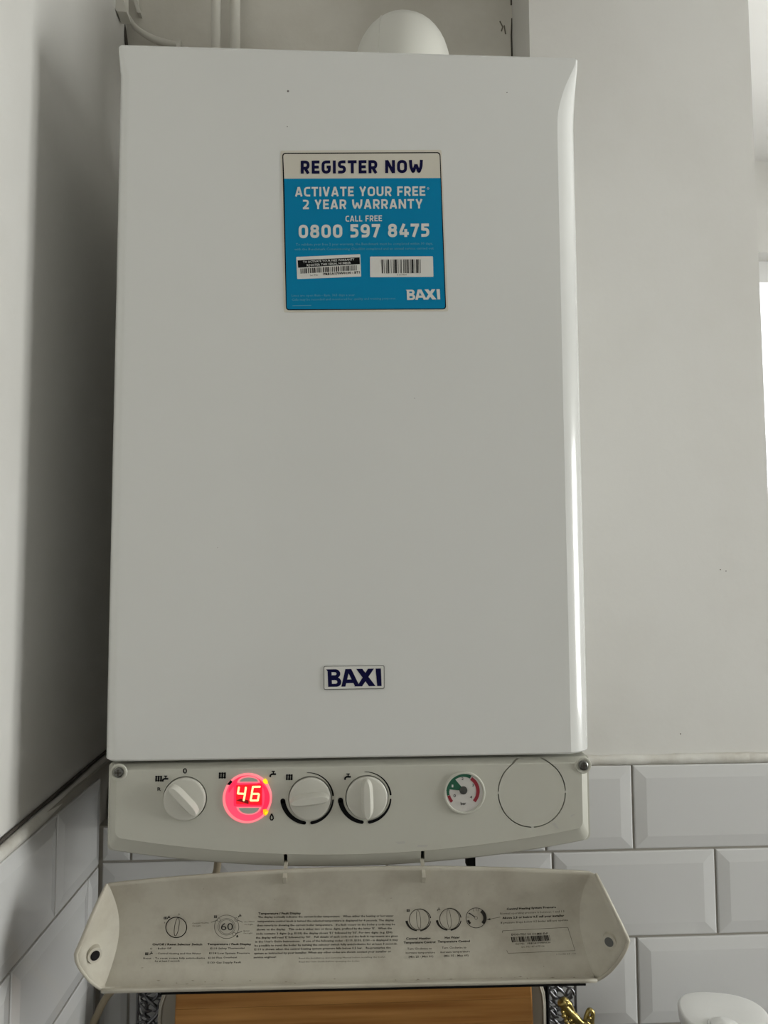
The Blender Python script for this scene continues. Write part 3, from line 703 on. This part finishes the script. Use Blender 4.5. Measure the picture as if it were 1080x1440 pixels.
for s, a, c in (('O    : Boiler Off', (124, 392), (306, 388)), (': Central Heating and Hot Water', (176, 432), (556, 432)), ('Reset  : To reset, rotate fully anticlockwise', (70, 473), (590, 470)), ('for at least 3 seconds', (166, 497), (376, 494)),
                ('E119 Safety Thermostat', (636, 390), (926, 386)), ('E118 Low System Pressure', (626, 430), (968, 428)), ('E130 Flue Overheat', (618, 470), (860, 464)), ('E133 Gas Supply Fault', (612, 510), (894, 506))):
    write(T1, s, f1(*a), f1(*c), 2.6, FS, .012, 1)
radiator(T1, f1(98, 428), .45, FS); tap(T1, f1(136, 424), .5, FS)
write(T1, 'Temperature / Fault Display', f2(68, 82), f2(376, 80), 2.9, FS, .03, 2)
PARA = [("The display normally indicates the current boiler temperature.   When either the heating or hot water", (66, 108), (1046, 98)),
        ("temperature control knob is turned the selected temperature is displayed for 4 seconds. The display", (62, 138), (1050, 130)),
        ("then reverts to showing the current boiler temperature.   If a fault occurs on the boiler a code may be", (58, 168), (1058, 160)),
        ("shown on the display.   This code is either two or three digits, prefixed by the letter 'E'.   When the", (56, 198), (1034, 188)),
        ("code contains 3 digits (e.g. E133) the display shows 'E1' followed by '33'. For two digits (e.g. E50)", (52, 228), (1038, 218)),
        ("the display will read 'E' followed by '50'.   Full details of each code and the fault it represents are given", (50, 257), (1078, 244)),
        ("in the User's Guide Instructions.   If one of the following codes - E119, E133, E150 - is displayed it may", (46, 286), (1078, 272)),
        ("be possible to reset the boiler by turning the selector switch fully anticlockwise for at least 3 seconds.", (42, 314), (1074, 300)),
        ("E119 is shown when the central heating system pressure falls below 0.5 bar.   Re-pressurise the", (40, 342), (1026, 328)),
        ("system as instructed by your installer. When any other codes are shown contact your installer or", (38, 370), (1028, 356)),
        ("service engineer.", (34, 399), (202, 396))]
for s, a, c in PARA: write(T1, s, f2(*a), f2(*c), 2.9, FS, .018, 1)
write(T2, 'Read the Installation and Servicing Manual before installing the boiler.', f2(362, 404), f2(990, 394), 2.2, FS, 0, 1)
write(T2, 'Read the User Guide before operating the boiler.', f2(362, 430), f2(802, 424), 2.2, FS, 0, 1)
for cx, cy in ((284, 238), (592, 232)):
    ribbon(T2, [f3(*p) for p in circle_pts((cx, cy), 100, 106, 40)], 1.0, FS, True)
    ribbon(T2, [f3(*p) for p in circle_pts((cx-6, cy), 20, 96, 24, tilt=-.10)], .55, FS, True)
    for a0, a1, w0, w1 in ((186, 262, 3.4, 1.6), (278, 352, 2.2, 1.0), (8, 85, 1.4, .4)):
        pts = [f3(*p) for p in circle_pts((cx-6, cy+2), 122, 112, 16, a0, a1)]; n = len(pts); ribbon(T1, pts, [w0+(w1-w0)*i/(n-1) for i in range(n)], FS)
radiator(T1, f3(172, 147), .42, FS); tap(T2, f3(482, 136), .5, FS)
ribbon(T1, [f3(*p) for p in circle_pts((861, 222), 103, 101, 40)], .8, FS, True)
ribbon(T1, [f3(*p) for p in circle_pts((861, 222), 86, 84, 16, -40, 55)], 4.2, FS); ribbon(T1, [f3(*p) for p in circle_pts((861, 222), 84, 82, 8, 196, 225)], 3.2, FS)
ribbon(T1, [f3(790, 172), f3(850, 214)], 1.3, FS); ribbon(T2, [f3(*p) for p in circle_pts((861, 222), 15, 15, 12)], .5, FS, True)
for q in (75, 90, 110, 150, 175): ribbon(T2, [f3(*circle_pts((861, 222), r, r, 1, q, q+1)[0]) for r in (70, 96)], .5, FS)
for s, a, c, h, bo in (('Central Heating', (152, 442), (400, 438), 22, .03), ('Temperature Control', (126, 482), (448, 476), 22, .03), ('Hot Water', (544, 432), (696, 428), 22, .03), ('Temperature Control', (472, 472), (798, 466), 22, .03)):
    write(T1, s, f3(*a), f3(*c), h/7.2, FS, bo, 2)
for s, a, c in (('Turn Clockwise to', (164, 544), (412, 540)), ('increase temperature', (148, 584), (444, 580)), ('(Min 25 - Max 80)', (176, 626), (428, 620)), ('Turn Clockwise to', (514, 534), (762, 530)), ('increase temperature', (500, 578), (798, 570)), ('(Min 35 - Max 60)', (532, 616), (784, 610))):
    write(T2, s, f3(*a), f3(*c), 2.9, FS, .012, 1)
ribbon(T2, [f4(60, 220), f4(160, 199)], .5, FS); ribbon(T1, [f4(30, 226), f4(64, 219)], [.2, 2.6], FS)
for s, a, c, bo, mb in (('Central Heating System Pressure', (218, 132), (688, 114), .03, T1), ('Normal operating pressure is between 1 and 1.5', (158, 176), (768, 154), 0, T2),
                        ('Above 2.5 or below 0.5 call your installer', (178, 218), (766, 194), .03, T1), ('If pressure drops below 0.5 boiler will not operate', (164, 264), (802, 236), 0, T1)):
    write(mb, s, f4(*a), f4(*c), 2.9, FS, bo, 1)
ribbon(T2, [f4(180, 330), f4(800, 298)], .45, FS); ribbon(T2, [f4(800, 298), f4(868, 518)], .45, FS); ribbon(T2, [f4(868, 518), f4(232, 544)], .45, FS); ribbon(T2, [f4(180, 330), f4(178, 350)], .45, FS); ribbon(T2, [f4(232, 544), f4(220, 516)], .45, FS)
write(T1, 'DUO-TEC 24 COMBI ErP', f4(266, 376), f4(612, 364), 2.8, FS, .01, 1)
bars(T1, [f4(260, 390), f4(632, 370), f4(644, 422), f4(270, 440)], FS, 42, 9)
write(T1, 'Ser No   PRB1A170W0130', f4(304, 462), f4(636, 448), 2.4, FS, .01, 1); write(T2, 'GC No 47-077-06', f4(356, 492), f4(578, 482), 2.4, FS, 0, 1)
write(T2, '1 COMBI ErP - 001', f4(694, 560), f4(876, 552), 1.8, FS, 0, 1)
for tb, tm in ((T1, TEXTG), (T2, TEXTL)): tb.build('printed_instructions', tm, flap)['kind'] = 'stuff'
SMEAR = mat('grime_smear', (.30, .265, .205), .7)
rd = random.Random(11)
for _ in range(46):     # specks and dirt along the lower edge
    u = rd.uniform(170, 830); v = (1386 if rd.random() < .6 else rd.uniform(1245, 1372)) - (u-400)*.012*(u > 400) - rd.uniform(2, 9)
    l = rd.uniform(1, 7) if v > 1360 else rd.uniform(.6, 1.6)
    q = [(u, v), (u+l*.5, v-rd.uniform(.4, 1)), (u+l, v+rd.uniform(-.4, .4)), (u+l*.5, v+rd.uniform(.4, 1))]
    poly('dirt_speck', q, FS, SMEAR, flap)

# ------------------------------------------------------------------ flue, pipes and cable above the boiler
FL = thing('flue_elbow', 'cream white round flue elbow rising behind the top of the boiler', 'flue', (.057, .16, HT))
path = [(.057, .16, HT)]; cx = .057
FX, FYY, FZ1 = .0575, .150, .738
def elbow(q): return Vector((FX+.016*(1-math.cos(q)), FYY+.062*(1-math.cos(q)), FZ1+.063*math.sin(q)))
path = [Vector((FX, FYY, HT-.001)), Vector((FX, FYY, FZ1))] + [elbow(math.pi/2*k/14) for k in range(1, 15)]
path += [Vector((FX+.030, .26, FZ1+.062)), Vector((FX+.042, YR-.0005, FZ1+.058))]
MB().tube(path, .0545, 40).build('elbow', FLUE, FL, 50)
MB().lathe((FX, FYY, 0), [(.064, HT-.0005), (.064, HT+.012), (.0555, HT+.018)], 40).build('collar', FLUE, FL, 40)
MB().tube([Vector((FX+.036, .30, FZ1+.060)), Vector((FX+.042, YR-.0006, FZ1+.058))], [.0575, .0600], 40).build('wall_seal', FLUE, FL, 50)
sp = []
for k in range(13):
    q = math.pi/2*k/12; cpt = elbow(q)
    n2 = Vector((0, -math.cos(q), math.sin(q))); sp.append(cpt + Vector((-.0545*.5, 0, 0)) + n2*(.0545*.866))
MB().tube(sp, .0011, 6).build('seam', FLUE, FL, 60)
for u0, u1, s in ((296.5, 310.5, 'nearer the corner cable'), (323, 337.5, 'nearer the flue elbow')):
    a, c = at_y(u0, 60, .315), at_y(u1, 60, .315); x = (a.x+c.x)/2; r = (c.x-a.x)/2
    pt = [Vector((x, .315, HT-.0005)), Vector((x, .315, .74)), Vector((x+.0006, .3155, .86)), Vector((x-.0004, .315, .98)), Vector((x, .315, ZC-.0005))]
    tag(MB().tube(catmull(pt, 5), r, 18).build('heating_pipe', PIPE, None, 60), 'white painted vertical pipe above the boiler, '+s, 'pipe', 'pipes above the boiler')
CB = thing('cable', 'cream painted cable sagging from the corner trunking to the boiler top', 'cable', at_y(215, 50, .33))
ZC1 = lambda x, y: (140+x/8.307, y/8.307)
cp = [at_y(*ZC1(*p), .331) for p in ((275, 130), (330, 190), (400, 300), (480, 370), (580, 430), (680, 475), (800, 510), (900, 530), (990, 570), (1080, 640))]
MB().tube(catmull(cp, 6), [.0028+.0022*min(1, i/30) for i in range(55)], 10).build('sheath', PIPE, CB, 60)
cp2 = [at_y(*ZC1(*p), .334) for p in ((240, 120), (262, 200), (290, 330), (310, 470), (330, 640))]
MB().tube(catmull(cp2, 6), .0022, 8).build('dark_tube', GRIME_SHADE, CB, 60)  # thin dark tube down the recess corner
c = at_y(*ZC1(928, 525), .326); MB().box(c.x-.003, c.x+.003, .322, YR-.0005, c.z-.006, c.z+.006).build('clip', PIPE, CB)
TR = thing('cable_trunking', 'grey painted cable trunking stub in the corner above the boiler', 'trunking', at_y(165, 5, .32))
def slab(px, y0, y1, name, m, parent):
    a = [at_y(*ZC1(*p), y0) for p in px]; d = [Vector((p.x, y1, p.z)) for p in a]
    return MB().loft([a, d]).build(name, m, parent)
slab([(120, -250), (130, 20), (205, 135), (315, 138), (280, -10), (280, -250)], .285, .309, 'duct', PIPE, TR)
slab([(395, -250), (400, 0), (440, 145), (478, 150), (438, -10), (438, -250)], .330, YR-.0005, 'duct_side', PIPE, TR)

# ------------------------------------------------------------------ things on the worktop
def rr(x0, x1, z0, z1, r, y, n=8):
    out = []
    for cx_, cz_, a in ((x1-r, z1-r, 0), (x0+r, z1-r, 90), (x0+r, z0+r, 180), (x1-r, z0+r, 270)):
        for k in range(n+1):
            q = math.radians(a+90*k/n); out.append(Vector((cx_+r*math.cos(q), y, cz_+r*math.sin(q))))
    return out
CH = thing('chopping_board', 'bamboo chopping board standing upright below the open flap', 'chopping board', (.0, .15, ZB))
bx0, bx1 = at_y(245, 1415, .155).x, at_y(750, 1415, .155).x; bz1 = at_y(245, 1388, .16).z; lean = .026/(bz1-ZB); nb = 8; hb = (bz1-ZB)/nb
for k in range(nb):
    z0, z1 = ZB+k*hb, ZB+(k+1)*hb-.0003; rt_ = .006 if k == nb-1 else 0
    def sec(d, ins=0):
        pts = [(bx0+ins, z0), (bx1-ins, z0), (bx1-ins, z1-rt_)] + ([(bx1-rt_*.3-ins, z1-rt_*.3)] if rt_ else []) + [(bx1-rt_-ins, z1), (bx0+rt_+ins, z1)] + ([(bx0+rt_*.3+ins, z1-rt_*.3)] if rt_ else []) + [(bx0+ins, z1-rt_)]
        pts = [p for i, p in enumerate(pts) if i == 0 or p != pts[i-1]]
        return [Vector((x, .136+(z-ZB)*lean+d, z)) for x, z in pts]
    MB().loft([sec(0, .0015), sec(.0015), sec(.014)]).build('bamboo_strip', BAMBOO, CH)
TY = thing('serving_tray', 'cream round-cornered tray standing upright behind the bamboo board', 'tray', (.0, .185, ZB))
tx0, tx1 = at_y(221, 1440, .185).x, at_y(769, 1440, .185).x
MB().loft([rr(tx0, tx1, ZB, -.263, .060, .1935), rr(tx0, tx1, ZB, -.263, .060, .1875), rr(tx0+.001, tx1-.001, ZB+.001, -.264, .059, .1862), rr(tx0+.006, tx1-.006, ZB+.006, -.269, .055, .1862), rr(tx0+.014, tx1-.014, ZB+.014, -.277, .05, .1905)]).build('tray_body', CREAM, TY, 40)
MB().tube(rr(tx0+.0035, tx1-.0035, ZB+.0035, -.2665, .0575, .1862)+[rr(tx0+.0035, tx1-.0035, ZB+.0035, -.2665, .0575, .1862)[0]], .0016, 6).build('tray_rim', CREAM, TY, 60)
# ornate silver frame leaning behind the bin
PF = thing('picture_frame', 'ornate pierced silver frame standing behind the bread bin', 'picture frame', (.01, .207, ZB))
xl, xr = at_y(192, 1415, .2).x, at_y(811, 1415, .2).x; zt = -.215
fr = MB(); 
for x in (xl, xr): fr.tube([(x, .204, ZB), (x, .204, zt)], .0016, 8)
for z in (ZB+.002, zt): fr.tube([(xl, .204, z), (xr, .204, z)], .0016, 8)
fr.build('outer_rail', SILVER, PF, 60)
wd = .034
def scroll(x0, x1):
    mb = MB(); xm = (x0+x1)/2; a = abs(x1-x0)/2; n = 84
    for ph, am in ((0, .45), (math.pi, .45)):
        mb.tube([(xm+a*am*math.sin(ph+2*math.pi*6*i/n)-a*.1, .204-.0012*math.cos(2*math.pi*12*i/n+ph), ZB+(zt-ZB)*i/n) for i in range(n+1)], .0019, 6)
    for ph in (.8, 2.4, 4.0): mb.tube([(xm+a*.8*math.sin(ph+2*math.pi*9*i/150), .205-.0010*math.cos(2*math.pi*18*i/150), ZB+(zt-ZB)*i/150) for i in range(151)], .0009, 5)
    k = int((zt-ZB)/.021)
    for i in range(k):
        zc = ZB+.01+i*.021
        for sx in (-1, 1):
            mb.tube([(xm+sx*a*.62+a*.28*math.cos(q), .203, zc+.0078*math.sin(q)) for q in [2*math.pi*j/14 for j in range(12)]], [.0016-.00006*j for j in range(12)], 6)
            mb.tube([(xm+sx*a*.2, .204, zc-.004), (xm+sx*a*.55, .202, zc-.001), (xm+sx*a*.92, .204, zc+.008)], [.0008, .0026, .0007], 6)
    return mb
scroll(xl, xl+wd).build('scrollwork', SILVER, PF, 60); scroll(xr-wd, xr).build('scrollwork', SILVER, PF, 60)
MB().loft([[Vector((xl+wd-.002, y, z)) for y, z in ((.200, ZB), (.200, zt-.03), (.210, zt-.03), (.210, ZB))], [Vector((xr-wd+.002, y, z)) for y, z in ((.200, ZB), (.200, zt-.03), (.210, zt-.03), (.210, ZB))]]).build('panel', GLOSSBLK, PF)
for x in (xl+wd, xr-wd, xr-wd-.006): MB().tube([(x, .199, ZB), (x, .199, zt-.03)], .0016, 8).build('inner_bead', GLOSSBLK, PF, 60)
# small brass ornament in front of the frame
ob = at_y(806, 1425, .15)
OR = thing('brass_ornament', 'small branching brass ornament beside the bread bin', 'ornament', (ob.x+.004, .15, ZB))
g7 = lambda x, y, Y=.15: at_y(700+x/7.2, 1380+y/7.2, Y)
MB().tube(catmull([g7(640, 190), g7(668, 238), g7(730, 310), g7(800, 380), g7(850, 420), g7(905, 420)], 5), [.0040, .0052, .0058, .0056, .005, .0048, .0045, .0042, .004, .004, .004, .0042, .0046, .0048, .0048, .0046, .0044, .0042, .004, .0038, .0036, .0034, .0032, .003, .003, .003], 10).build('branch', BRASS, OR, 60)
MB().tube(catmull([g7(650, 196), g7(690, 200), g7(735, 240), g7(770, 300)], 5), [.003, .0038, .0042, .0042, .004, .0038, .0034, .003, .0028, .0026, .0024, .002, .0018, .0016, .0014, .0012], 8).build('leaf', BRASS, OR, 60)
MB().tube(catmull([g7(960, 480), g7(955, 400), g7(962, 320), g7(930, 290), g7(905, 330), g7(890, 400), g7(930, 440), g7(960, 470)], 4), .0026, 8).build('leaf', BRASS, OR, 60)
MB().tube(catmull([g7(660, 260), g7(672, 330), g7(700, 360), g7(690, 400), g7(720, 440), g7(780, 430)], 4), .0022, 8).build('tendril', BRASS, OR, 60)
MB().tube(catmull([g7(850, 420), g7(835, 520), g7(820, 640), (ob.x+.004, .15, -.40), (ob.x+.004, .15, ZB+.012)], 5), .0042, 10).build('stem', BRASS, OR, 60)
for p, r in (((668, 350), .0026), ((690, 400), .0022), ((655, 310), .002), ((735, 395), .0024), ((930, 375), .0022), ((700, 225), .003)):
    c = g7(*p, .147); MB().lathe(c, [(r*math.sin(math.pi*k/6)+1e-5, -r*math.cos(math.pi*k/6)) for k in range(7)], 10).build('bead', BRASS, OR, 60)
MB().lathe((ob.x+.004, .15, ZB), [(.022, 0), (.022, .003), (.016, .007), (.006, .016)], 24).build('foot', BRASS, OR, 40)
# white lidded canister
cl = at_y(959, 1422, .15).x; crx = at_y(1078, 1424, .15).x; zc_ = at_y(1020, 1424, .15).z; xm = (cl+crx)/2; hw = (crx-cl)/2
CN = thing('canister', 'white plastic lidded canister with a round push button on top', 'canister', (xm, .15, ZB))
def sup(s, z, e=.80):
    out = []; ca, sa = math.cos(-.2), math.sin(-.2)
    for k in range(48):
        q = 2*math.pi*k/48; a = hw*1.0*s*math.copysign(abs(math.cos(q))**e, math.cos(q)); b2 = hw*.9*s*math.copysign(abs(math.sin(q))**e, math.sin(q))
        out.append(Vector((xm+a*ca-b2*sa, .15+a*sa+b2*ca, z)))
    return out
MB().loft([sup(.86, ZB), sup(.90, ZB+.004), sup(.93, zc_-.020), sup(.93, zc_-.016)]).build('body', WHITEPL, CN, 40)
MB().loft([sup(.96, zc_-.0158), sup(.985, zc_-.014), sup(1, zc_-.006), sup(1, zc_-.003), sup(.975, zc_-.0005), sup(.93, zc_), sup(.4, zc_-.0012), sup(.02, zc_-.0012)]).build('lid', WHITEPL, CN, 60)
bt = at_z(1020, 1444, zc_); MB().lathe((bt.x, bt.y, zc_-.0015), [(.0185, 0), (.0185, .0015), (.0170, .0032), (.0150, .0025), (.0145, .0040), (.0120, .0055), (.0005, .0060)], 32).build('button', WHITEPL, CN, 40)
# tan cord dropping behind the flap
tag(MB().tube(catmull([(-.15, .19, -.152), (-.165, .19, -.19), at_y(165, 1385, .19), at_y(150, 1402, .19), at_y(138, 1425, .19), at_y(132, 1450, .19), (-.268, .19, -.40), (-.262, .18, -.445), (-.25, .15, ZB+.0045)], 6), .0042, 10).build('cord', CORD, None, 60),
    'tan cord hanging down the tiled corner beside the silver frame', 'cord')
for o in bpy.data.objects:
    if '_b' in o: del o['_b']
